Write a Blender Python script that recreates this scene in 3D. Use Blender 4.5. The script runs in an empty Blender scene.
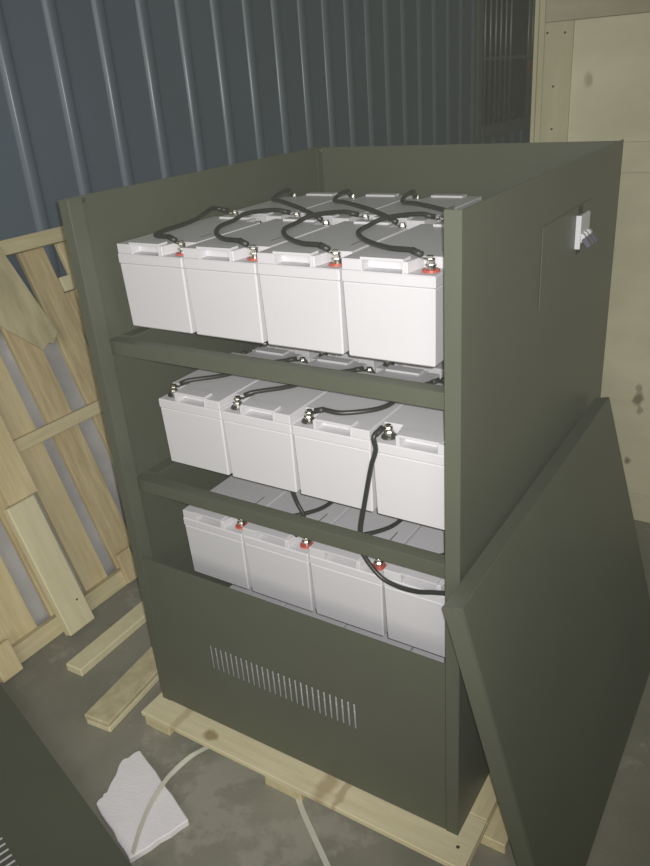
import bpy, bmesh, math, random
from mathutils import Vector, Matrix
random.seed(7)
C = bpy.context.scene.collection
SC = bpy.context.scene

# ------------------------------------------------------------------ camera
W, D, H = 0.80, 0.918, 1.2187          # battery cabinet, metres
ZP = 0.055                             # top of the pallet deck under it
yaw, pit, rol = 0.592080553, 0.436527029, -0.0773447662
fwd = Vector((-math.sin(yaw) * math.cos(pit), math.cos(yaw) * math.cos(pit), -math.sin(pit)))
rt0 = Vector((math.cos(yaw), math.sin(yaw), 0)); up0 = rt0.cross(fwd)
rt = math.cos(rol) * rt0 + math.sin(rol) * up0
up = -math.sin(rol) * rt0 + math.cos(rol) * up0
CAM = Vector((1.20564748, -0.966849544, 1.39000984 + ZP))
cd = bpy.data.cameras.new('camera'); cam = bpy.data.objects.new('camera', cd); C.objects.link(cam)
cam.matrix_world = Matrix(((rt.x, up.x, -fwd.x, CAM.x), (rt.y, up.y, -fwd.y, CAM.y), (rt.z, up.z, -fwd.z, CAM.z), (0, 0, 0, 1)))
cd.sensor_width = 36; cd.lens = 759.826 / 866 * 36; cd.clip_start = 0.02
SC.camera = cam

# ------------------------------------------------------------------ light
SC.view_settings.view_transform = 'Standard'; SC.view_settings.look = 'None'
SC.view_settings.gamma = 1; SC.view_settings.use_curve_mapping = False
SC.view_settings.exposure = 0.0
wd = bpy.data.worlds.new('dim_hall'); SC.world = wd; wd.use_nodes = True
bg = wd.node_tree.nodes['Background']; bg.inputs[0].default_value = (0.85, 0.92, 0.80, 1); bg.inputs[1].default_value = 0.085

fl = bpy.data.lights.new('phone_flash', 'SPOT'); fl.energy = 90; fl.spot_size = math.radians(108); fl.spot_blend = 1.0
fl.shadow_soft_size = 0.006; fl.color = (1.0, 0.98, 0.975)
flo = bpy.data.objects.new('phone_flash', fl); C.objects.link(flo)
flo.location = CAM + rt * 0.012 + up * 0.012
flo.rotation_euler = (fwd - 0.22 * rt + 0.04 * up).to_track_quat('-Z', 'Y').to_euler()

ar = bpy.data.lights.new('soft_fill_light', 'AREA'); ar.shape = 'RECTANGLE'; ar.size = 3.2; ar.size_y = 1.6; ar.energy = 66  # added soft fill behind the camera, lifts front faces; no doorway is built
ar.color = (1.0, 0.96, 0.82)
aro = bpy.data.objects.new('soft_fill_light', ar); C.objects.link(aro)
aro.location = (2.5, -4.0, 2.3)
aro.rotation_euler = (Vector((0.3, 0.8, 0.8)) - Vector(aro.location)).to_track_quat('-Z', 'Y').to_euler()

# ------------------------------------------------------------------ materials
def mat(name, col, rough=0.5, metal=0.0, var=0.08, scale=6.0, bump=0.0, bscale=60.0, stretch=(1, 1, 1), spec=0.5, col2=None, knots=()):
    m = bpy.data.materials.new(name); m.use_nodes = True
    nt = m.node_tree; N = nt.nodes; L = nt.links
    p = N['Principled BSDF']; p.inputs['Roughness'].default_value = rough; p.inputs['Metallic'].default_value = metal
    p.inputs['Specular IOR Level'].default_value = spec
    tc = N.new('ShaderNodeTexCoord'); mp = N.new('ShaderNodeMapping'); mp.inputs['Scale'].default_value = stretch
    L.new(tc.outputs['Object'], mp.inputs['Vector'])
    nz = N.new('ShaderNodeTexNoise'); nz.inputs['Scale'].default_value = scale; nz.inputs['Detail'].default_value = 6; nz.inputs['Roughness'].default_value = 0.6
    L.new(mp.outputs[0], nz.inputs['Vector'])
    cr = N.new('ShaderNodeValToRGB')
    a = Vector(col); b = Vector(col2) if col2 else a * (1 + var)
    a = a if col2 else a * (1 - var)
    cr.color_ramp.elements[0].position = 0.32; cr.color_ramp.elements[1].position = 0.68
    cr.color_ramp.elements[0].color = (*a, 1); cr.color_ramp.elements[1].color = (*b, 1)
    L.new(nz.outputs['Fac'], cr.inputs[0])
    out = cr.outputs[0]
    kv = tc.outputs['Object']
    if knots:
        kn = N.new('ShaderNodeTexNoise'); kn.inputs['Scale'].default_value = 38; kn.inputs['Detail'].default_value = 3; L.new(kv, kn.inputs['Vector'])
        k1 = N.new('ShaderNodeVectorMath'); k1.operation = 'SUBTRACT'; k1.inputs[1].default_value = (0.5, 0.5, 0.5); L.new(kn.outputs['Color'], k1.inputs[0])
        k2 = N.new('ShaderNodeVectorMath'); k2.operation = 'SCALE'; k2.inputs['Scale'].default_value = 0.022; L.new(k1.outputs[0], k2.inputs[0])
        k3 = N.new('ShaderNodeVectorMath'); k3.operation = 'ADD'; L.new(kv, k3.inputs[0]); L.new(k2.outputs[0], k3.inputs[1]); kv = k3.outputs[0]
    for (kp, kr, kc) in knots:                          # knots and stains of the wood itself
        sb = N.new('ShaderNodeVectorMath'); sb.operation = 'SUBTRACT'; sb.inputs[1].default_value = kp
        L.new(kv, sb.inputs[0])
        dv = N.new('ShaderNodeVectorMath'); dv.operation = 'DIVIDE'; dv.inputs[1].default_value = kr
        L.new(sb.outputs[0], dv.inputs[0])
        ln = N.new('ShaderNodeVectorMath'); ln.operation = 'LENGTH'; L.new(dv.outputs[0], ln.inputs[0])
        mr = N.new('ShaderNodeMapRange'); mr.inputs[1].default_value = 0.55; mr.inputs[2].default_value = 1.15
        mr.inputs[3].default_value = 0.85; mr.inputs[4].default_value = 0.0
        L.new(ln.outputs['Value'], mr.inputs[0])
        mx = N.new('ShaderNodeMix'); mx.data_type = 'RGBA'; mx.inputs['B'].default_value = (*kc, 1)
        L.new(mr.outputs[0], mx.inputs['Factor']); L.new(out, mx.inputs['A']); out = mx.outputs['Result']
    L.new(out, p.inputs['Base Color'])
    if bump:
        n2 = N.new('ShaderNodeTexNoise'); n2.inputs['Scale'].default_value = bscale; n2.inputs['Detail'].default_value = 4
        L.new(mp.outputs[0], n2.inputs['Vector'])
        bp = N.new('ShaderNodeBump'); bp.inputs['Strength'].default_value = bump; bp.inputs['Distance'].default_value = 0.002
        L.new(n2.outputs['Fac'], bp.inputs['Height']); L.new(bp.outputs[0], p.inputs['Normal'])
    return m

M = {}
M['steel'] = mat('dark_powder_coat', (0.084, 0.090, 0.064), 0.42, var=0.07, scale=3, bump=0.12, bscale=420, spec=0.35)
M['abs'] = mat('light_grey_plastic', (0.61, 0.60, 0.62), 0.48, var=0.02, scale=3, bump=0.05, bscale=300, spec=0.4)
M['red'] = mat('red_plastic', (0.46, 0.065, 0.04), 0.45)
M['black'] = mat('black_plastic', (0.02, 0.02, 0.02), 0.45)
M['rubber'] = mat('black_cable_sheath', (0.016, 0.017, 0.015), 0.38, spec=0.5)
M['zinc'] = mat('zinc_bolt', (0.72, 0.70, 0.64), 0.25, metal=1.0, var=0.03)
M['brk'] = mat('white_switch_plastic', (0.66, 0.66, 0.70), 0.4, var=0.02)
M['brkgrey'] = mat('grey_switch_plastic', (0.10, 0.10, 0.14), 0.4, var=0.02)
M['hole'] = mat('opening_dark', (0.01, 0.01, 0.008), 0.8)
WOODD = (0.20, 0.13, 0.06)
M['pine'] = mat('pine_board', (0.54, 0.47, 0.27), 0.7, scale=5, stretch=(14, 1.2, 14), col2=(0.66, 0.58, 0.36), bump=0.25, bscale=9)
M['pinex'] = mat('pine_board_long', (0.60, 0.53, 0.33), 0.7, scale=5, stretch=(1.2, 14, 14), col2=(0.70, 0.63, 0.42), bump=0.2, bscale=9,
                 knots=[((0.188, -0.036, 0.045), (0.021, 0.017, 0.1), (0.24, 0.17, 0.08)), ((0.19, -0.037, 0.045), (0.012, 0.010, 0.1), (0.36, 0.27, 0.13)), ((0.505, 0.0, 0.045), (0.020, 0.12, 0.1), (0.42, 0.33, 0.19)), ((0.545, 0.0, 0.045), (0.010, 0.12, 0.1), (0.44, 0.35, 0.21)), ((0.09, 0.0, 0.045), (0.013, 0.12, 0.1), (0.48, 0.41, 0.25))])
M['pinez'] = mat('pine_slat', (0.56, 0.46, 0.24), 0.7, scale=4, stretch=(12, 12, 1.3), col2=(0.70, 0.60, 0.36), bump=0.3, bscale=9)
M['pinez2'] = mat('pine_slat_brown', (0.44, 0.34, 0.18), 0.7, scale=4, stretch=(12, 12, 1.3), col2=(0.66, 0.55, 0.32), bump=0.3, bscale=9)
M['pinegrey'] = mat('weathered_board', (0.42, 0.37, 0.22), 0.8, scale=5, stretch=(6, 6, 1.5), col2=(0.60, 0.53, 0.33), bump=0.3, bscale=12)
M['fresh'] = mat('fresh_plank', (0.66, 0.60, 0.38), 0.7, scale=4, stretch=(10, 10, 1.3), col2=(0.74, 0.68, 0.45), bump=0.2, bscale=9)
M['ply'] = mat('plywood', (0.53, 0.50, 0.345), 0.65, scale=2.2, stretch=(1, 3, 2.2), col2=(0.69, 0.655, 0.465), bump=0.1, bscale=30,
               knots=[((0.805, 1.43, 0.442), (0.017, 0.1, 0.027), (0.13, 0.12, 0.06)), ((0.802, 1.43, 0.478), (0.010, 0.1, 0.018), (0.30, 0.27, 0.16)), ((0.812, 1.43, 0.405), (0.010, 0.1, 0.016), (0.30, 0.27, 0.16)),
                      ((0.792, 1.43, 0.219), (0.011, 0.1, 0.013), (0.15, 0.13, 0.07)), ((0.577, 1.43, 1.386), (0.014, 0.1, 0.022), (0.36, 0.34, 0.21))])
M['ply2'] = mat('crate_batten', (0.42, 0.39, 0.25), 0.7, scale=2.5, stretch=(6, 3, 1.2), col2=(0.52, 0.49, 0.32), bump=0.15, bscale=20)
M['ply3'] = mat('crate_top_batten', (0.33, 0.30, 0.20), 0.7, scale=3, stretch=(1.2, 3, 6), col2=(0.43, 0.40, 0.28), bump=0.15, bscale=20)
M['foam'] = mat('white_foam', (0.80, 0.77, 0.79), 0.85, var=0.03, scale=12, bump=0.5, bscale=160, spec=0.2)
M['film'] = mat('grey_plastic_film', (0.52, 0.51, 0.51), 0.35, var=0.15, scale=5, bump=0.4, bscale=25)
M['strap'] = mat('packing_strap', (0.56, 0.55, 0.46), 0.45, var=0.04)
M['floor'] = mat('concrete', (0.180, 0.175, 0.132), 0.8, scale=3.2, col2=(0.262, 0.252, 0.202), bump=0.35, bscale=90, spec=0.3)
M['blue'] = mat('blue_painted_sheet', (0.098, 0.138, 0.190), 0.66, var=0.06, scale=2, bump=0.05, bscale=30, spec=0.9)
_p = M['blue'].node_tree.nodes['Principled BSDF']; _p.inputs['Coat Weight'].default_value = 0.35; _p.inputs['Coat Roughness'].default_value = 0.22
M['frame'] = mat('window_frame_paint', (0.16, 0.17, 0.14), 0.45)
M['bars'] = mat('bar_metal', (0.42, 0.41, 0.36), 0.38, metal=0.8)
M['ring'] = mat('rusty_ring', (0.45, 0.12, 0.06), 0.5)

def floor_stains():                                     # lighter scuffed patches of the concrete itself
    nt = M['floor'].node_tree; N = nt.nodes; L = nt.links
    p = N['Principled BSDF']; src = p.inputs['Base Color'].links[0].from_socket
    tc = N.new('ShaderNodeTexCoord')
    n1 = N.new('ShaderNodeTexNoise'); n1.inputs['Scale'].default_value = 5.5; n1.inputs['Detail'].default_value = 9; n1.inputs['Roughness'].default_value = 0.68
    L.new(tc.outputs['Object'], n1.inputs['Vector'])
    sb = N.new('ShaderNodeVectorMath'); sb.operation = 'SUBTRACT'; sb.inputs[1].default_value = (0.33, -0.16, 0)
    L.new(tc.outputs['Object'], sb.inputs[0])
    dv = N.new('ShaderNodeVectorMath'); dv.operation = 'DIVIDE'; dv.inputs[1].default_value = (0.22, 0.16, 1); L.new(sb.outputs[0], dv.inputs[0])
    ln = N.new('ShaderNodeVectorMath'); ln.operation = 'LENGTH'; L.new(dv.outputs[0], ln.inputs[0])
    mr = N.new('ShaderNodeMapRange'); mr.inputs[1].default_value = 0.2; mr.inputs[2].default_value = 1.5; mr.inputs[3].default_value = 0.12; mr.inputs[4].default_value = 0.0
    L.new(ln.outputs['Value'], mr.inputs[0])
    ad = N.new('ShaderNodeMath'); ad.operation = 'ADD'; L.new(n1.outputs['Fac'], ad.inputs[0]); L.new(mr.outputs[0], ad.inputs[1])
    cr = N.new('ShaderNodeValToRGB'); cr.color_ramp.elements[0].position = 0.575; cr.color_ramp.elements[1].position = 0.64
    L.new(ad.outputs[0], cr.inputs[0])
    ml = N.new('ShaderNodeMath'); ml.operation = 'MULTIPLY'; ml.inputs[1].default_value = 0.6; L.new(cr.outputs[0], ml.inputs[0])
    mx = N.new('ShaderNodeMix'); mx.data_type = 'RGBA'; mx.inputs['B'].default_value = (0.345, 0.335, 0.275, 1)
    L.new(ml.outputs[0], mx.inputs['Factor']); L.new(src, mx.inputs['A']); L.new(mx.outputs['Result'], p.inputs['Base Color'])
floor_stains()

# ------------------------------------------------------------------ helpers
def tag(o, label=None, cat=None, group=None, kind=None):
    for k, v in (('label', label), ('category', cat), ('group', group), ('kind', kind)):
        if v: o[k] = v
    return o
def empty(name, loc=(0, 0, 0), rot=(0, 0, 0), **kw):
    o = bpy.data.objects.new(name, None); o.empty_display_size = 0.1; C.objects.link(o)
    o.location = loc; o.rotation_euler = rot
    return tag(o, **kw)
def obj(name, bm, m, parent=None, smooth=False, bevel=0.0, **kw):
    bmesh.ops.recalc_face_normals(bm, faces=bm.faces)
    if bevel:
        es = [e for e in bm.edges if len(e.link_faces) == 2 and e.calc_face_angle(0) > 0.5]
        bmesh.ops.bevel(bm, geom=es, offset=bevel, segments=1, affect='EDGES', clamp_overlap=True)
    me = bpy.data.meshes.new(name); bm.to_mesh(me); bm.free()
    me.materials.append(m)
    if smooth:
        for p in me.polygons: p.use_smooth = True
    o = bpy.data.objects.new(name, me); C.objects.link(o)
    if parent: o.parent = parent
    return tag(o, **kw)
def box(bm, x0, x1, y0, y1, z0, z1):
    r = bmesh.ops.create_cube(bm, size=1.0)
    bmesh.ops.scale(bm, vec=(x1 - x0, y1 - y0, z1 - z0), verts=r['verts'])
    bmesh.ops.translate(bm, vec=((x0 + x1) / 2, (y0 + y1) / 2, (z0 + z1) / 2), verts=r['verts'])
    return r['verts']
def bx(*a):
    bm = bmesh.new(); box(bm, *a); return bm
def prism(bm, pts, z0, z1):
    lo = [bm.verts.new((x, y, z0)) for x, y in pts]; hi = [bm.verts.new((x, y, z1)) for x, y in pts]
    bm.faces.new(hi); bm.faces.new(lo[::-1])
    n = len(pts)
    for i in range(n): bm.faces.new((lo[i], lo[(i + 1) % n], hi[(i + 1) % n], hi[i]))
def cyl(bm, x, y, z0, z1, r, n=16, r2=None):
    bmesh.ops.create_cone(bm, cap_ends=True, segments=n, radius1=r, radius2=r if r2 is None else r2, depth=z1 - z0,
                          matrix=Matrix.Translation((x, y, (z0 + z1) / 2)))
def spline(pts, n=8):
    P = [Vector(p) for p in pts]; P = [2 * P[0] - P[1]] + P + [2 * P[-1] - P[-2]]
    out = []
    for i in range(1, len(P) - 2):
        for k in range(n):
            t = k / n; a, b, c, d = P[i - 1:i + 3]
            out.append(0.5 * ((2 * b) + (c - a) * t + (2 * a - 5 * b + 4 * c - d) * t * t + (3 * b - a - 3 * c + d) * t ** 3))
    out.append(P[-2]); return out
def tube(bm, pts, r, n=10):
    rings = []; up = Vector((0.13, 0.2, 0.97))
    for i, p in enumerate(pts):
        t = (pts[min(i + 1, len(pts) - 1)] - pts[max(i - 1, 0)]).normalized()
        s = t.cross(up)
        if s.length < 1e-3: s = t.cross(Vector((1, 0, 0)))
        s.normalize(); u = s.cross(t)
        up = u
        rings.append([bm.verts.new(p + r * (math.cos(a) * s + math.sin(a) * u)) for a in [2 * math.pi * k / n for k in range(n)]])
    for a, b in zip(rings, rings[1:]):
        for k in range(n): bm.faces.new((a[k], a[(k + 1) % n], b[(k + 1) % n], b[k]))
    bm.faces.new(rings[0][::-1]); bm.faces.new(rings[-1])
def ribbon(bm, pts, w, th, side=None):
    rows = []
    for i, p in enumerate(pts):
        t = (pts[min(i + 1, len(pts) - 1)] - pts[max(i - 1, 0)]).normalized()
        s = side[i] if side else t.cross(Vector((0, 0, 1))).normalized()
        s = (s - t * s.dot(t)).normalized(); n = s.cross(t)
        rows.append([bm.verts.new(p + s * w / 2 * a + n * th / 2 * b) for a, b in ((-1, -1), (1, -1), (1, 1), (-1, 1))])
    for a, b in zip(rows, rows[1:]):
        for k in range(4): bm.faces.new((a[k], a[(k + 1) % 4], b[(k + 1) % 4], b[k]))
    bm.faces.new(rows[0][::-1]); bm.faces.new(rows[-1])
def slotted(bm, x0, x1, y0, y1, sx, sw, ss, n, sy0, sy1, th):
    """a sheet in its own XY plane, top at z=0, with n slots cut right through"""
    xs = [x0]
    for i in range(n): xs += [sx + i * ss, sx + i * ss + sw]
    xs.append(x1); ys = [y0, sy0, sy1, y1]
    g = {}
    def v(i, j, k):
        if (i, j, k) not in g: g[(i, j, k)] = bm.verts.new((xs[i], ys[j], -th * k))
        return g[(i, j, k)]
    solid = lambda i, j: 0 <= i < len(xs) - 1 and 0 <= j < 3 and not (j == 1 and i % 2 == 1)
    for i in range(len(xs) - 1):
        for j in range(3):
            if not solid(i, j): continue
            bm.faces.new((v(i, j, 0), v(i + 1, j, 0), v(i + 1, j + 1, 0), v(i, j + 1, 0)))
            bm.faces.new((v(i, j, 1), v(i, j + 1, 1), v(i + 1, j + 1, 1), v(i + 1, j, 1)))
            for (di, dj, a, b) in ((-1, 0, (0, 1), (0, 0)), (1, 0, (1, 0), (1, 1)), (0, -1, (0, 0), (1, 0)), (0, 1, (1, 1), (0, 1))):
                if not solid(i + di, j + dj):
                    A = (i + a[0], j + a[1]); B = (i + b[0], j + b[1])
                    bm.faces.new((v(*A, 0), v(*A, 1), v(*B, 1), v(*B, 0)))

# ------------------------------------------------------------------ the setting
obj('floor', bx(-1.6, 4.2, -3.0, 6.4, -0.06, 0.0), M['floor'], kind='structure')
WX = -0.97; PITCH = 0.2043; Y0 = 0.686
WY0, WY1 = 4.42, 5.78; WZ0, WZ1 = 0.905 + ZP, 2.35
def sheet(bm, ya, yb, za, zb):
    prof = [(ya, 0)]
    k = math.ceil((ya - Y0) / PITCH)
    while Y0 + k * PITCH < yb - 0.05:
        c = Y0 + k * PITCH
        if c > ya + 0.03:
            for dy, h in ((-0.023, 0), (-0.018, 0.003), (-0.011, 0.015), (-0.007, 0.017), (0.007, 0.017), (0.011, 0.015), (0.018, 0.003), (0.023, 0)):
                prof.append((c + dy, h))
        k += 1
    prof.append((yb, 0))
    a = [bm.verts.new((WX + h, y, za)) for y, h in prof]; b = [bm.verts.new((WX + h, y, zb)) for y, h in prof]
    for i in range(len(prof) - 1): bm.faces.new((a[i], a[i + 1], b[i + 1], b[i]))
bm = bmesh.new()
sheet(bm, -3.0, WY0, 0, 3.2); sheet(bm, WY0, WY1, 0, WZ0); sheet(bm, WY0, WY1, WZ1, 3.2); sheet(bm, WY1, 6.4, 0, 3.2)
wl = obj('wall_left', bm, M['blue'], kind='structure')
sm = wl.modifiers.new('thickness', 'SOLIDIFY'); sm.thickness = 0.012; sm.offset = -1
for p in wl.data.polygons: p.use_smooth = True
es = wl.modifiers.new('edges', 'EDGE_SPLIT'); es.split_angle = math.radians(35)
obj('wall_back', bx(-1.6, 4.2, 6.4, 6.5, 0, 3.2), M['blue'], kind='structure')

win = empty('window_1', (WX, WY0, WZ0), kind='structure')
wh, wl_ = WZ1 - WZ0, WY1 - WY0
obj('window_jamb', bx(-0.06, 0.030, 0, 0.085, 0, wh), M['frame'], win, bevel=0.004)
obj('window_jamb', bx(-0.06, 0.030, wl_ - 0.07, wl_, 0, wh), M['frame'], win, bevel=0.004)
obj('window_sill', bx(-0.06, 0.034, 0.086, wl_ - 0.071, 0, 0.085), M['frame'], win, bevel=0.004)
obj('window_head', bx(-0.06, 0.030, 0.086, wl_ - 0.071, wh - 0.08, wh), M['frame'], win, bevel=0.004)
obj('window_rail', bx(-0.012, 0.006, 0.086, wl_ - 0.071, 0.512, 0.535), M['frame'], win)
obj('window_darkness', bx(-0.42, -0.40, -0.3, wl_ + 0.3, -0.3, wh + 0.3), M['hole'], win)  # near-black panels added to stand in for the darkness beyond the bars
obj('window_darkness', bx(-0.40, -0.062, wl_ + 0.02, wl_ + 0.04, -0.3, wh + 0.3), M['hole'], win)
obj('sheet_panel', bx(-0.030, -0.014, 0.735, 0.985, 0.086, wh - 0.08), M['hole'], win)
for yb in (4.578, 4.679, 4.782, 4.880, 4.985, 5.087, 5.48, 5.575):
    bm = bmesh.new(); cyl(bm, 0.012, yb - WY0, 0.08, wh - 0.08, 0.0075, 10)
    obj('bar', bm, M['bars'], win, smooth=True)
bm = bmesh.new()
tube(bm, [Vector((0.030, 5.50 - WY0 + 0.034 * math.cos(a), 0.455 + 0.034 * math.sin(a))) for a in [2 * math.pi * k / 20 for k in range(20)] + [0.0]], 0.008, 8)
obj('lock_ring', bm, M['ring'], win, smooth=True, label='reddish ring hanging on the window bars')

# ------------------------------------------------------------------ plywood crate behind the cabinet
cx0, cx1, cy0, cy1, ch = 0.416, 1.75, 1.434, 2.35, 1.80
cr = empty('plywood_crate', (0, 0, 0), label='tall plywood crate with nailed battens behind the open cabinet', cat='crate')
obj('front_sheet', bx(cx0 + 0.012, cx1, cy0 + 0.006, cy0 + 0.018, 0.10, 1.135), M['ply'], cr)
obj('front_sheet', bx(cx0 + 0.012, cx1, cy0 + 0.009, cy0 + 0.021, 1.219, 1.541), M['ply'], cr)
obj('side_sheet', bx(cx0, cx0 + 0.011, cy0 + 0.002, cy1, 0.0, ch), M['ply2'], cr)
obj('side_sheet', bx(cx1 + 0.001, cx1 + 0.013, cy0 + 0.002, cy1, 0.0, ch), M['ply2'], cr)
obj('back_sheet', bx(cx0 + 0.012, cx1, cy1 - 0.012, cy1, 0.0, ch), M['ply2'], cr)
obj('lid_sheet', bx(cx0, cx1, cy0, cy1, ch + 0.001, ch + 0.013), M['ply2'], cr)
obj('corner_batten', bx(cx0 + 0.0115, cx0 + 0.030, cy0 + 0.004, cy0 + 0.05, 0.0, ch), M['ply2'], cr, bevel=0.002)
obj('batten', bx(cx0 + 0.031, cx0 + 0.112, cy0, cy0 + 0.018, 0.0, 1.541), M['ply2'], cr, bevel=0.0015)
obj('batten', bx(cx0 + 0.113, cx1, cy0 + 0.004, cy0 + 0.02, 1.1355, 1.2185), M['ply'], cr, bevel=0.001)
obj('batten', bx(cx0 + 0.031, cx1, cy0 - 0.002, cy0 + 0.018, 1.5415, 1.66), M['ply3'], cr, bevel=0.0015)
obj('batten', bx(cx0 + 0.031, cx1, cy0 - 0.002, cy0 + 0.018, 1.661, ch), M['ply3'], cr, bevel=0.0015)
obj('skid', bx(cx0 + 0.113, cx1, cy0 + 0.002, cy0 + 0.09, 0.0, 0.099), M['ply'], cr, bevel=0.002)
for (x, z) in ((0.455, 1.515), (0.505, 1.512), (0.479, 1.375), (0.481, 1.26), (0.471, 1.19), (0.474, 1.60), (0.60, 1.60), (0.70, 1.602)):
    bm = bmesh.new(); bmesh.ops.create_cone(bm, cap_ends=True, segments=8, radius1=0.0035, radius2=0.003, depth=0.004,
        matrix=Matrix.Translation((x, cy0 - (0.0025 if z > 1.55 else 0.0005), z)) @ Matrix.Rotation(math.pi / 2, 4, 'X'))
    obj('nail', bm, M['black'], cr)

# ------------------------------------------------------------------ pallet under the cabinet
pl = empty('low_pallet', (0, 0, 0), label='low pale pine pallet on the floor under the battery cabinet', cat='pallet')
PX0, PX1, PY0, PY1 = -0.017, 0.837, -0.062, 1.02
def board(name, *a, m='pinex', p=pl, bev=0.0015): return obj(name, bx(*a), M[m], p, bevel=bev)
ys = [(-0.062, 0.060), (0.245, 0.345), (0.445, 0.545), (0.645, 0.745), (0.90, 1.02)]
for (a, b) in ys: board('deck_board', PX0, PX1 - (0 if a < 0 else 0.0925), a, b, ZP - 0.014, ZP)
board('deck_board', PX1 - 0.092, PX1, 0.061, PY1, ZP - 0.014, ZP, m='pine')
for x in (PX0, 0.355, PX1 - 0.09): board('stringer_board', x, x + 0.09, PY0 + 0.030, PY1 - 0.002, ZP - 0.027, ZP - 0.0145, m='pine')
for x0, x1 in ((PX0 - 0.004, 0.060), (0.352, 0.452), (0.79, 0.882)):
    for y in (-0.052 if x0 < 0.7 else 0.045, 0.44, 0.90):
        board('block', x0, x1, y, y + 0.10, 0.0, (ZP - 0.0275) if y > 0 and x0 < 0.7 or x0 > 0.7 else ZP - 0.0145 - 0.001 if False else ZP - 0.0275, m='pine', bev=0.002)
for x0, x1 in ((PX0 - 0.001, 0.058), (0.354, 0.450), (0.748, 0.836)):
    board('spacer', x0, x1, -0.051, -0.033, ZP - 0.0272, ZP - 0.0142, m='pine', bev=0.001)
bm = bmesh.new(); cyl(bm, PX1 - 0.028, -0.022, ZP - 0.004, ZP + 0.0002, 0.004, 8); obj('nail', bm, M['zinc'], pl)

# ------------------------------------------------------------------ the battery cabinet
cab = empty('battery_cabinet', (0, 0, ZP + 0.0004), label='open dark grey steel cabinet holding tiers of light grey batteries', cat='cabinet')
t = 0.0018
S = M['steel']
obj('side_panel', bx(0, t, 0.002, D, 0.002, H), S, cab)
obj('side_panel', bx(W - t, W, 0.002, D, 0.002, H), S, cab)
obj('back_panel', bx(t + 0.0005, W - t - 0.0005, D - t, D, 0.002, H - 0.003), S, cab)
obj('base_panel', bx(t + 0.0005, W - t - 0.0005, 0.004, D - t - 0.0005, 0.001, 0.004), S, cab)
for s in (0, 1):                                         # folded front posts, a hollow channel each
    f = lambda x: x if not s else W - x
    pts = [(0, 0), (0.026, 0), (0.026, 0.034), (0.0245, 0.034), (0.0245, 0.0015), (0, 0.0015)]
    bm = bmesh.new(); prism(bm, [(f(x), y) for x, y in pts], 0.0, H)
    obj('front_post', bm, S, cab, bevel=0.0006)
    pts = [(0.0022, D - 0.0022), (0.034, D - 0.0022), (0.034, D - 0.0037), (0.0037, D - 0.0037), (0.0037, D - 0.034), (0.0022, D - 0.034)]
    bm = bmesh.new(); prism(bm, [(f(x), y) for x, y in pts], 0.005, H - 0.004)
    obj('back_post', bm, S, cab, bevel=0.0005)
    for (x, y, z) in ((0.0045, 0.055, H - 0.008), (0.0060, D - 0.015, H - 0.010)):
        bm = bmesh.new(); bmesh.ops.create_cone(bm, cap_ends=True, segments=6, radius1=0.006, radius2=0.0045, depth=0.006,
            matrix=Matrix.Translation((f(x), y, z)) @ Matrix.Rotation(math.pi / 2, 4, 'Y'))
        obj('bolt', bm, M['zinc'], cab)
# lower front panel with its row of 27 upright slots
FP = 0.433
bm = bmesh.new(); slotted(bm, 0.0265, W - 0.0265, 0.003, FP, 0.1960, 0.0052, 0.01446, 27, 0.178, 0.245, 0.0015)
bmesh.ops.rotate(bm, cent=(0, 0, 0), matrix=Matrix.Rotation(math.pi / 2, 3, 'X'), verts=bm.verts)
obj('front_panel', bm, S, cab)
T = [dict(base=0.951, bar=0.932, x0=0.027, y0=0.094, p=0.1736), dict(base=0.648, bar=0.609, x0=0.077, y0=0.087, p=0.1722),
     dict(base=0.354, bar=0.330, x0=0.085, y0=0.091, p=0.1722), dict(base=0.058, bar=0.030, x0=0.080, y0=0.030, p=0.1722)]
for i, q in enumerate(T):
    b = q['bar']
    if i < 3:
        for y, sgn in ((0.046, 1), (D - 0.004, -1)):
            bm = bmesh.new()
            e = 0.029 * sgn
            pr = [(y, b), (y + e, b), (y + e, b - 0.0025), (y + 0.0025 * sgn, b - 0.0025), (y + 0.0025 * sgn, b - 0.029), (y, b - 0.029)]
            lo = [bm.verts.new((t + 0.001, a, z)) for a, z in pr]; hi = [bm.verts.new((W - t - 0.001, a, z)) for a, z in pr]
            bm.faces.new(lo); bm.faces.new(hi[::-1])
            for k in range(6): bm.faces.new((lo[k], lo[(k + 1) % 6], hi[(k + 1) % 6], hi[k]))
            obj('crossbar', bm, S, cab, bevel=0.0007)
        for x0, x1 in ((t + 0.001, 0.034), (W - 0.034, W - t - 0.001)):
            obj('side_rail', bx(x0, x1, 0.087, D - 0.040, b - 0.004, b), S, cab)
    for y in ((0.21, 0.34, 0.52, 0.70) if i < 3 else (0.07, 0.27)):
        obj('support_rail', bx(t + 0.002, W - t - 0.002, y, y + 0.04, max(b, 0.0045) + 0.0005, q['base'] - 0.0012), S, cab)
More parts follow.
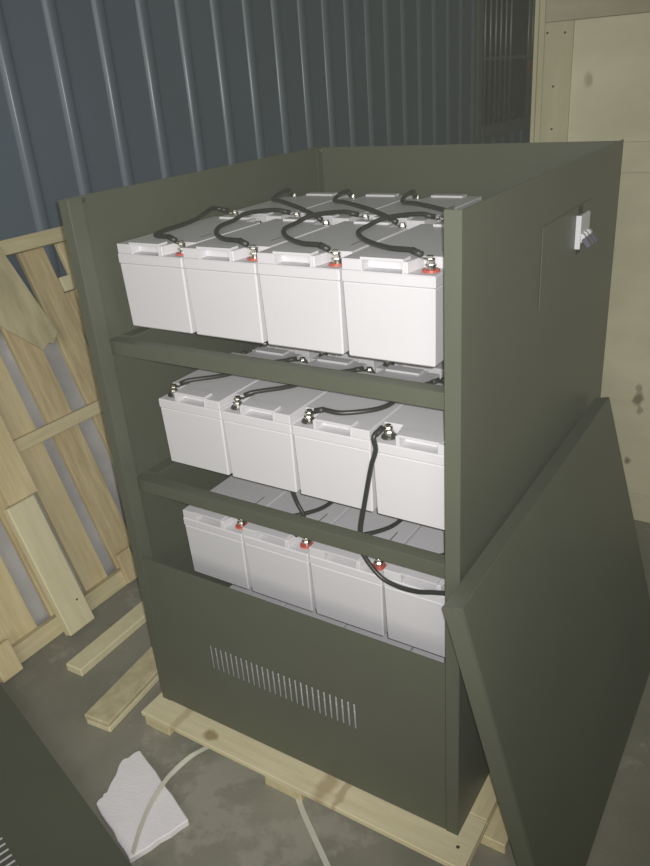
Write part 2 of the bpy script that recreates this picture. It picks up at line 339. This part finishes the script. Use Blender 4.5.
# cover plate and the breaker in the right side
obj('cover_plate', bx(W + 0.0002, W + 0.0022, 0.353, 0.668, 0.985, 1.130), S, cab, bevel=0.0008)
bk = obj('circuit_breaker', bx(W + 0.0024, W + 0.0105, 0.562, 0.632, 1.056, 1.112), M['brk'], cab, bevel=0.002, label='white three-pole breaker with grey toggles')
obj('breaker_clip', bx(W + 0.0024, W + 0.0125, 0.559, 0.5618, 1.050, 1.114), M['brk'], bk)
for k in range(3):
    y = 0.575 + k * 0.022
    bm = bmesh.new(); bmesh.ops.create_cone(bm, cap_ends=True, segments=14, radius1=0.0085, radius2=0.0085, depth=0.012,
        matrix=Matrix.Translation((W + 0.0105, y, 1.070)) @ Matrix.Rotation(math.pi / 2, 4, 'X'))
    obj('toggle_hub', bm, M['brk'], bk)
    bm = bmesh.new(); v = box(bm, -0.005, 0.005, y - 0.0085, y + 0.0085, -0.020, 0.0)
    bmesh.ops.rotate(bm, cent=(0, y, 0), matrix=Matrix.Rotation(math.radians(-38), 3, 'Y'), verts=v)
    bmesh.ops.translate(bm, vec=(W + 0.016, 0, 1.069), verts=v)
    obj('toggle', bm, M['brkgrey'], bk, bevel=0.0015)
for z0, z1 in ((1.1135, 1.128), (1.036, 1.0515)): obj('cutout_shade', bx(W + 0.0023, W + 0.0026, 0.572, 0.602, z0, z1), M['hole'], cab)  # flat dark patches; the shade inside two openings is put into their colour

# ------------------------------------------------------------------ batteries
BW, BL = 0.170, 0.306
def make_battery():
    r = empty('battery')
    bm = bmesh.new(); v = box(bm, 0.001, BW - 0.001, 0.001, BL - 0.001, 0, 0.131)
    for q in v:
        if q.co.z < 0.01:
            q.co.x += 0.0025 if q.co.x < BW / 2 else -0.0025; q.co.y += 0.0025 if q.co.y < BL / 2 else -0.0025
    obj('case', bm, M['abs'], r, bevel=0.0025)
    bm = bmesh.new(); prism(bm, [(0, 0), (BW, 0), (BW, BL), (0, BL)], 0.1305, 0.151)
    obj('lid', bm, M['abs'], r, bevel=0.0022)
    e = 0.0015; n0, n1, d = 0.040, 0.114, 0.024; t0, t1, td = 0.122, 0.130, 0.048
    fr = [(e, e), (n0, e), (n0, d), (n1, d), (n1, e), (t0, e), (t1, td), (BW - e, td)]
    pts = fr + [(x, BL - y) for x, y in fr[::-1]]
    bm = bmesh.new(); prism(bm, pts, 0.1512, 0.170)
    obj('top_plate', bm, M['abs'], r, bevel=0.0012)
    for s in (0, 1):
        g = lambda y: y if not s else BL - y
        def bb(bm, x0, x1, y0, y1, z0, z1): a, b = sorted((g(y0), g(y1))); box(bm, x0, x1, a, b, z0, z1)
        bm = bmesh.new()
        bb(bm, n0 - 0.002, n1 + 0.002, 0.0, 0.026, 0.1702, 0.1745)
        bb(bm, n0 - 0.001, n0 + 0.001, 0.0005, 0.0235, 0.1513, 0.1701)
        bb(bm, n1 - 0.001, n1 + 0.001, 0.0005, 0.0235, 0.1513, 0.1701)
        obj('carry_grip', bm, M['abs'], r)
        bm = bmesh.new(); cyl(bm, 0.149, g(0.030), 0.1512, 0.1545, 0.0150, 20, 0.0138)
        c = obj('terminal_collar', bm, M['red'] if not s else M['black'], r, label='red terminal collar' if not s else 'black terminal collar')
        bm = bmesh.new()
        cyl(bm, 0.149, g(0.030), 0.1545, 0.1605, 0.0080, 14); cyl(bm, 0.149, g(0.030), 0.1605, 0.1622, 0.0095, 14); cyl(bm, 0.149, g(0.030), 0.1622, 0.1685, 0.0068, 6)
        obj('terminal_bolt', bm, M['zinc'], c)
    obj('vent_slit', bx(0.1385, 0.1405, 0.095, 0.130, 0.1699, 0.1703), M['black'], r)
    return r
def copy_tree(o, parent=None):
    c = o.copy(); C.objects.link(c)
    if parent: c.parent = parent
    for ch in list(o.children): copy_tree(ch, c)
    return c
proto = make_battery(); first = True
BAT = {}
tn = ['top tier', 'second tier', 'third tier', 'lowest tier']
pn = ['leftmost', 'second from left', 'third from left', 'rightmost']
for i, q in enumerate(T):
    for row in range(2 if i < 2 else 1):
        for k in range(4):
            o = proto if first else copy_tree(proto); first = False
            x = q['x0'] + k * q['p']; y = q['y0'] + row * 0.330; z = q['base'] + ZP
            if i == 1 or row == 1: o.location = (x + BW, y + BL, z); o.rotation_euler = (0, 0, math.pi)
            else: o.location = (x, y, z)
            o['category'] = 'battery'; o['group'] = 'light grey batteries in the cabinet'
            if i == 0: lb = 'light grey battery, %s of the %s row on the top tier' % (pn[k], 'front' if row == 0 else 'back')
            elif i == 1: lb = 'light grey battery turned with terminal at left, %s in second tier%s' % (pn[k], '' if row == 0 else ' back row')
            elif i == 2: lb = 'light grey battery just above the slotted lower panel, %s in third tier' % pn[k]
            else: lb = 'light grey battery behind the slotted lower panel, %s in lowest tier' % pn[k]
            o['label'] = lb; BAT[(i, row, k)] = (x, y, z)
def term(i, row, k, rear=False):
    x, y, z = BAT[(i, row, k)]
    lx, ly = 0.149, (BL - 0.030 if rear else 0.030)
    if i == 1 or row == 1: lx = BW - lx
    return Vector((x + lx, y + ly, z + 0.1625))

# ------------------------------------------------------------------ cables
def cable(pts, label, lugs=(True, True), r=0.0047):
    pts = [Vector(q) for q in pts]
    for on, i, j in ((lugs[0], 0, 1), (lugs[1], -1, -2)):  # each end starts beside its bolt, not through it
        if on:
            d = pts[j] - pts[i]; d.z = 0; d.normalize(); pts[i] = pts[i] + d * 0.0140 + Vector((0, 0, -0.0018))
    a, b = pts[0], pts[-1]
    root = empty('jumper_cable', a, label=label, cat='cable', group='black jumper cables between the batteries')
    bm = bmesh.new(); tube(bm, [p - a for p in spline(pts, 9)], r); obj('sheath', bm, M['rubber'], root, smooth=True)
    for on, p, nx in ((lugs[0], a, Vector(pts[1])), (lugs[1], b, Vector(pts[-2]))):
        if not on: continue
        bm = bmesh.new(); d = (nx - p).normalized()
        tube(bm, [p - a + d * 0.0005, p - a + d * 0.020], r * 1.2, 10)
        obj('lug_sleeve', bm, M['black'], root, smooth=True)
        c = p - a - Vector((d.x, d.y, 0)).normalized() * 0.0140; z = c.z - 0.0060
        bm = bmesh.new(); v = box(bm, 0.0, 0.0138, -0.0045, 0.0045, z, z + 0.0016)
        bmesh.ops.rotate(bm, cent=(0, 0, 0), matrix=Matrix.Rotation(math.atan2(d.y, d.x), 3, 'Z'), verts=v)
        bmesh.ops.translate(bm, vec=(c.x, c.y, 0), verts=v)
        cyl(bm, c.x, c.y, z, z + 0.0016, 0.0085, 14); cyl(bm, c.x, c.y, z + 0.0016, z + 0.0062, 0.0062, 6)
        obj('lug', bm, M['zinc'], root)
PT = 0.1755 + 0.006                                      # just above plate and grips
for k in range(4):                                       # top tier: front terminals loop left, then back to the second row
    p = term(0, 0, k); e = term(0, 1, k); zt = BAT[(0, 0, k)][2] + PT; j = (0.078, 0.008, -0.004, -0.012)[k]
    pts = [p + Vector((-0.002, 0.001, 0.0145)), p + Vector((-0.034, 0.004, 0.019)), Vector((p.x - 0.085, p.y + 0.020, zt - 0.002)), Vector((p.x - 0.150 + j / 2, p.y + 0.072, zt - 0.004)),
           Vector((p.x - 0.196 + j, p.y + 0.135, zt - 0.004)), Vector((p.x - 0.208 + j, p.y + 0.195, zt - 0.003)), Vector((p.x - 0.194 + j / (2 if k else 1.2), p.y + 0.230, zt + 0.006)),
           Vector((e.x - 0.035, e.y - 0.035, zt + 0.003)), e + Vector((-0.001, -0.001, 0.0145))]
    cable(pts, 'black jumper cable looping from the red terminal of %s top tier battery' % pn[k])
for k in (1, 2, 3):                                      # rear terminals run slanting back across the second row
    p = term(0, 0, k, True); e = term(0, 1, k - 1, False); zt = BAT[(0, 0, k)][2] + PT
    x1, y1, z1 = BAT[(0, 1, k - 1)]; e = Vector((x1 + BW - 0.149, y1 + BL - 0.030, z1 + 0.1625))
    pts = [p + Vector((-0.001, 0.001, 0.0145)), p + Vector((-0.034, 0.011, 0.020)), Vector((p.x - 0.10, p.y + 0.048, zt + 0.010)), Vector((p.x - 0.20, p.y + 0.125, zt + 0.009)), Vector((p.x - 0.265, p.y + 0.185, zt + 0.002)),
           Vector((p.x - 0.290, p.y + 0.245, zt + 0.005)), e + Vector((0.006, -0.034, 0.0260)), e + Vector((0.0, -0.002, 0.0145))]
    cable(pts, 'black jumper cable slanting back over the back row behind %s top tier battery' % pn[k])
for k in range(3):                                       # second tier: from the front left terminals back over the tops
    p = term(1, 0, k); e = term(1, 0, k + 1, True); zt = BAT[(1, 0, k)][2] + PT - 0.003
    if k == 2:
        pts = [p + Vector((0.002, 0, 0.0145)), p + Vector((0.034, 0.000, 0.0185)), Vector((p.x + 0.073, p.y + 0.006, zt)), Vector((p.x + 0.122, p.y + 0.045, zt)), Vector((p.x + 0.136, p.y + 0.090, zt)), Vector((p.x + 0.120, p.y + 0.145, zt)), e + Vector((-0.02, -0.05, 0.014)), e + Vector((-0.002, -0.003, 0.0145))]
    else:
        pts = [p + Vector((0.002, 0, 0.0145)), p + Vector((0.03, 0.022, 0.0185)), Vector((p.x + 0.080, p.y + 0.085, zt)), Vector((p.x + 0.105, p.y + 0.160, zt)), e + Vector((-0.03, -0.04, 0.014)), e + Vector((-0.002, -0.003, 0.0145))]
    cable(pts, 'black jumper cable running back over the %s battery of second tier' % pn[k])
# from the last front terminal of the second tier down behind the crossbar to the third tier
p = term(1, 0, 3)
hp_ = [(0.606, 0.793), (0.596, 0.761), (0.586, 0.718), (0.574, 0.662), (0.565, 0.615)]
lo_ = [(0.562, 0.560), (0.598, 0.514), (0.636, 0.501), (0.678, 0.502), (0.714, 0.512), (0.755, 0.522)]
cable([p + Vector((-0.001, -0.001, 0.0145)), p + Vector((-0.010, -0.0375, 0.004))] + [Vector((x, 0.0806, z + ZP - 0.006)) for x, z in hp_] + [Vector((x, 0.0845, z + ZP)) for x, z in lo_],
      'long black cable hanging from second tier down across the third tier', (True, False))
for k in range(3):
    p = term(2, 0, k); zt = BAT[(2, 0, k)][2] + PT
    e = Vector((p.x + 0.15, p.y + 0.10, zt))
    cable([p + Vector((0.002, 0, 0.0145)), p + Vector((0.045, 0.010, 0.018)), Vector((p.x + 0.10, p.y + 0.035, zt)), e, Vector((p.x + 0.155, p.y + 0.19, zt)), Vector((p.x + 0.148, p.y + 0.24, zt))],
          'black jumper cable from the red terminal of %s third tier battery' % pn[k], (True, False))
x, y, z = BAT[(1, 0, 1)]
cable([Vector((x + 0.135, y + 0.03, z - 0.008)), Vector((x + 0.144, y + 0.032, z - 0.04)), Vector((x + 0.160, y + 0.03, z - 0.070)), Vector((x + 0.158, y + 0.026, z - 0.098)), Vector((x + 0.140, y + 0.022, z - 0.118))],
      'short black cable hanging below the second battery of second tier', (False, False), 0.004)

# ------------------------------------------------------------------ loose side panel leaning on the cabinet
lean = math.atan2(1.03 - 0.838, 0.65 + ZP); hp = math.hypot(1.03 - 0.838, 0.65 + ZP) - 0.017
dp = empty('loose_side_panel', (1.03, -0.09, 0.010), (0, -lean, 0), label='loose dark steel panel leaning against the right side of the cabinet', cat='panel')
th, lp = 0.034, 0.905
obj('face_sheet', bx(-0.002, 0, 0, lp, 0, hp), S, dp, bevel=0.0008)
obj('folded_edge', bx(-th, -0.0022, 0, 0.002, 0, hp), S, dp)
obj('folded_edge', bx(-th, -0.0022, lp - 0.002, lp, 0, hp), S, dp)
obj('folded_edge', bx(-th, -0.0022, 0.0022, lp - 0.0022, hp - 0.002, hp), S, dp)
obj('folded_edge', bx(-th, -0.0022, 0.0022, lp - 0.0022, 0, 0.002), S, dp)
for y0, y1 in ((0.0022, 0.028), (lp - 0.028, lp - 0.0022)): obj('return_lip', bx(-th, -th + 0.002, y0, y1, 0.0022, hp - 0.0022), S, dp)
for y in (0.006, 0.022):
    bm = bmesh.new(); cyl(bm, -0.006 if y < 0.01 else -0.03, -0.001, hp - 0.012, hp - 0.004, 0.0012, 6)
    obj('bare_corner', bm, M['zinc'], dp)

# ------------------------------------------------------------------ slotted panel lying on the floor, near left
ang = math.atan2(-0.3597 + 0.1555, 0.2442 + 0.4557)
fp = empty('slotted_panel', (-0.4557, -0.1555, 0.0), (0, 0, ang), label='dark steel panel with vent slots lying flat at lower left', cat='panel')
pw, pd, ph = 1.15, 0.74, 0.030
bm = bmesh.new(); slotted(bm, 0, pw, -pd, 0, 0.3462, 0.0066, 0.0180, 27, -0.2385, -0.1705, 0.0016)
bmesh.ops.translate(bm, vec=(0, 0, ph), verts=bm.verts)
obj('face_sheet', bm, S, fp)
obj('folded_edge', bx(0, pw, -0.002, 0, 0, ph - 0.0017), S, fp)
obj('folded_edge', bx(0, pw, -pd, -pd + 0.002, 0, ph - 0.0017), S, fp)
obj('folded_edge', bx(0, 0.002, -pd + 0.0022, -0.0022, 0, ph - 0.0017), S, fp)
obj('folded_edge', bx(pw - 0.002, pw, -pd + 0.0022, -0.0022, 0, ph - 0.0017), S, fp)
obj('added_slot_foam', bx(0.30, 0.86, -0.30, -0.11, 0.001, 0.022), M['foam'], fp)  # pale foam added out of view under the sheet so the slots show bright

# ------------------------------------------------------------------ white foam sheet and straps on the floor
def ragged(pts, amp, n, skip=()):
    out = []
    for i, a in enumerate(pts):
        b = pts[(i + 1) % len(pts)]; out.append(a)
        if i in skip: continue
        for k in range(1, n):
            tt = k / n; dx, dy = b[0] - a[0], b[1] - a[1]; l = math.hypot(dx, dy); o_ = random.uniform(-amp, amp)
            out.append((a[0] + dx * tt - dy / l * o_, a[1] + dy * tt + dx / l * o_))
    return out
bm = bmesh.new()
prism(bm, ragged([(0.222, -0.347), (0.270, -0.217), (0.038, -0.130), (0.021, -0.174), (0.053, -0.248), (0.058, -0.287)], 0.0025, 6), 0.0005, 0.018)
obj('foam_sheet', bm, M['foam'], bevel=0.002, label='torn white foam sheet lying on the floor in front of the pallet', cat='foam')
sp = [Vector(q) for q in ((0.1921, -0.0400, 0.030), (0.1767, -0.0685, 0.028), (0.1658, -0.0922, 0.026), (0.1605, -0.132, 0.026), (0.1615, -0.1731, 0.027), (0.1756, -0.2364, 0.0262), (0.1988, -0.2907, 0.0262), (0.2160, -0.322, 0.0262), (0.2255, -0.339, 0.0262))]
ps = spline(sp, 5)
sd = []
for i in range(len(ps)):
    f = min(1, max(0, (i - 6) / 12)); a = math.radians(62) * f
    tt = (ps[min(i + 1, len(ps) - 1)] - ps[max(i - 1, 0)]).normalized(); h = tt.cross(Vector((0, 0, 1))).normalized()
    sd.append(h * math.cos(a) + Vector((0, 0, 1)) * math.sin(a))
bm = bmesh.new(); ribbon(bm, ps, 0.011, 0.0010, sd)
obj('packing_strap', bm, M['strap'], label='white packing strap twisting over the foam sheet', cat='strap')
bm = bmesh.new(); ribbon(bm, spline([Vector((0.425, -0.035, 0.0012)), Vector((0.470, -0.072, 0.0012)), Vector((0.520, -0.108, 0.0012)), Vector((0.60, -0.165, 0.0012)), Vector((0.68, -0.23, 0.0012))], 6), 0.012, 0.001)
obj('packing_strap', bm, M['strap'], label='grey packing strap lying on bare floor at the pallet front', cat='strap')

# ------------------------------------------------------------------ pallet leaning on the left wall
TH = math.radians(20)
lpal = empty('leaning_pallet', (-0.538, 0, 0.006), (0, -TH, 0), label='slatted wooden pallet leaning on the blue wall left of cabinet', cat='pallet')
def sl(name, y0, y1, s0, s1, x0, x1, m, **kw): return obj(name, bx(x0, x1, y0, y1, s0, s1), M[m], lpal, bevel=0.0015, **kw)
for (a, b, m, s0) in ((-0.085, 0.047, 'pinez', 0.0), (0.100, 0.185, 'pinez2', 0.0), (0.236, 0.326, 'pinez', 0.0), (0.371, 0.468, 'pinez2', 0.0), (0.535, 0.632, 'pinez2', 0.0), (0.686, 0.79, 'pinez', 0.0)):
    sl('slat', a, b, s0, 1.115, -0.018, 0.0, m)
for (s0, s1) in ((-0.016, 0.036), (0.519, 0.558), (1.072, 1.117)):
    sl('rail', -0.10, 0.80, s0, s1, 0.0003, 0.034, 'pine')
sl('block', 0.355, 0.412, -0.012, 0.090, 0.0345, 0.050, 'pinez2')
sl('block', -0.135, -0.070, -0.022, 0.075, 0.0345, 0.060, 'pinez')
sl('block', 0.640, 0.684, 0.920, 0.968, -0.018, 0.0, 'fresh')
sl('slat', 0.637, 0.702, 0.0, 0.918, -0.036, -0.0185, 'pinez2')
sl('slat', 0.113, 0.212, 0.396, 1.05, 0.0345, 0.050, 'pinez')
bm = bmesh.new(); prism(bm, [(0.32, 1.125), (0.300, 0.93), (0.352, 0.868), (0.440, 0.770), (0.468, 0.785), (0.482, 0.778), (0.512, 0.806), (0.452, 1.10)], 0.0, 0.012)
bmesh.ops.rotate(bm, cent=(0, 0, 0), matrix=Matrix(((0, 0, 1), (1, 0, 0), (0, 1, 0))), verts=bm.verts)
bmesh.ops.translate(bm, vec=(0.0345, 0, 0), verts=bm.verts)
obj('broken_board', bm, M['pinegrey'], lpal, bevel=0.0015, label='grey weathered broken board')

pk = empty('short_plank', (-0.538, 0, 0.006), (0, -TH, 0), label='short pale plank leaning on the slatted pallet', cat='plank')
v = obj('board', bx(0.052, 0.082, 0.084, 0.178, -0.024, 0.398), M['fresh'], pk, bevel=0.003)
bm = bmesh.new(); cyl(bm, 0.0, 0.0, 0, 0.002, 0.003, 8)
bmesh.ops.rotate(bm, cent=(0, 0, 0), matrix=Matrix.Rotation(math.pi / 2, 3, 'Y'), verts=bm.verts)
bmesh.ops.translate(bm, vec=(0.0821, 0.15, 0.06), verts=bm.verts)
obj('nail', bm, M['black'], pk)

# crumpled grey plastic sheet standing between pallet and wall
bm = bmesh.new(); ny, nz_ = 30, 24; g = []
for i in range(ny + 1):
    r_ = []
    for j in range(nz_ + 1):
        yy = -0.30 + 1.15 * i / ny; zz = 0.002 + 0.80 * j / nz_
        wv = 0.010 * math.sin(9 * yy + 4 * zz) + 0.006 * math.sin(23 * yy - 13 * zz) + 0.004 * math.sin(41 * zz + 7 * yy)
        top = 0.025 * math.sin(5 * yy + 1) * (j / nz_)
        r_.append(bm.verts.new((-0.592 - 0.364 * zz + wv, yy, zz + top)))
    g.append(r_)
for i in range(ny):
    for j in range(nz_): bm.faces.new((g[i][j], g[i + 1][j], g[i + 1][j + 1], g[i][j + 1]))
fs = obj('plastic_sheet', bm, M['film'], smooth=True, label='crumpled grey plastic sheet behind the leaning pallet', cat='sheet')
sm = fs.modifiers.new('thickness', 'SOLIDIFY'); sm.thickness = 0.002

# ------------------------------------------------------------------ two timber offcuts on the floor
def timber(loc, rz, parts, label):
    r = empty('timber_offcut', loc, (0, 0, rz), label=label, cat='timber')
    for a, m in parts: obj('board', bx(*a), M[m], r, bevel=0.003)
timber((-0.361, -0.014, 0.0), 0.03, [((0, 0.060, 0, 0.50, 0, 0.026), 'fresh')], 'pale timber offcut on the floor nearer the leaning pallet')
timber((-0.158, -0.124, 0.0), 0.10, [((0, 0.078, 0, 0.50, 0, 0.019), 'fresh'), ((0, 0.080, -0.003, 0.50, 0.0195, 0.036), 'pinegrey')], 'two-layer timber offcut on the floor beside the cabinet corner')

# thin scatter volume added to lift the blacks like a lens veil
hz = bpy.data.materials.new('veil_haze'); hz.use_nodes = True
hn = hz.node_tree; hn.nodes.remove(hn.nodes['Principled BSDF'])
vs = hn.nodes.new('ShaderNodeVolumeScatter'); vs.inputs['Color'].default_value = (0.95, 1.0, 0.82, 1); vs.inputs['Density'].default_value = 0.0017; vs.inputs['Anisotropy'].default_value = 0.0
hn.links.new(vs.outputs[0], hn.nodes['Material Output'].inputs['Volume'])
obj('veil_haze', bx(-1.25, 4.1, -2.9, 6.35, -0.03, 3.15), hz, kind='stuff', label='added thin haze volume lifting the dark tones like a lens veil', cat='haze')
bpy.context.view_layer.update()
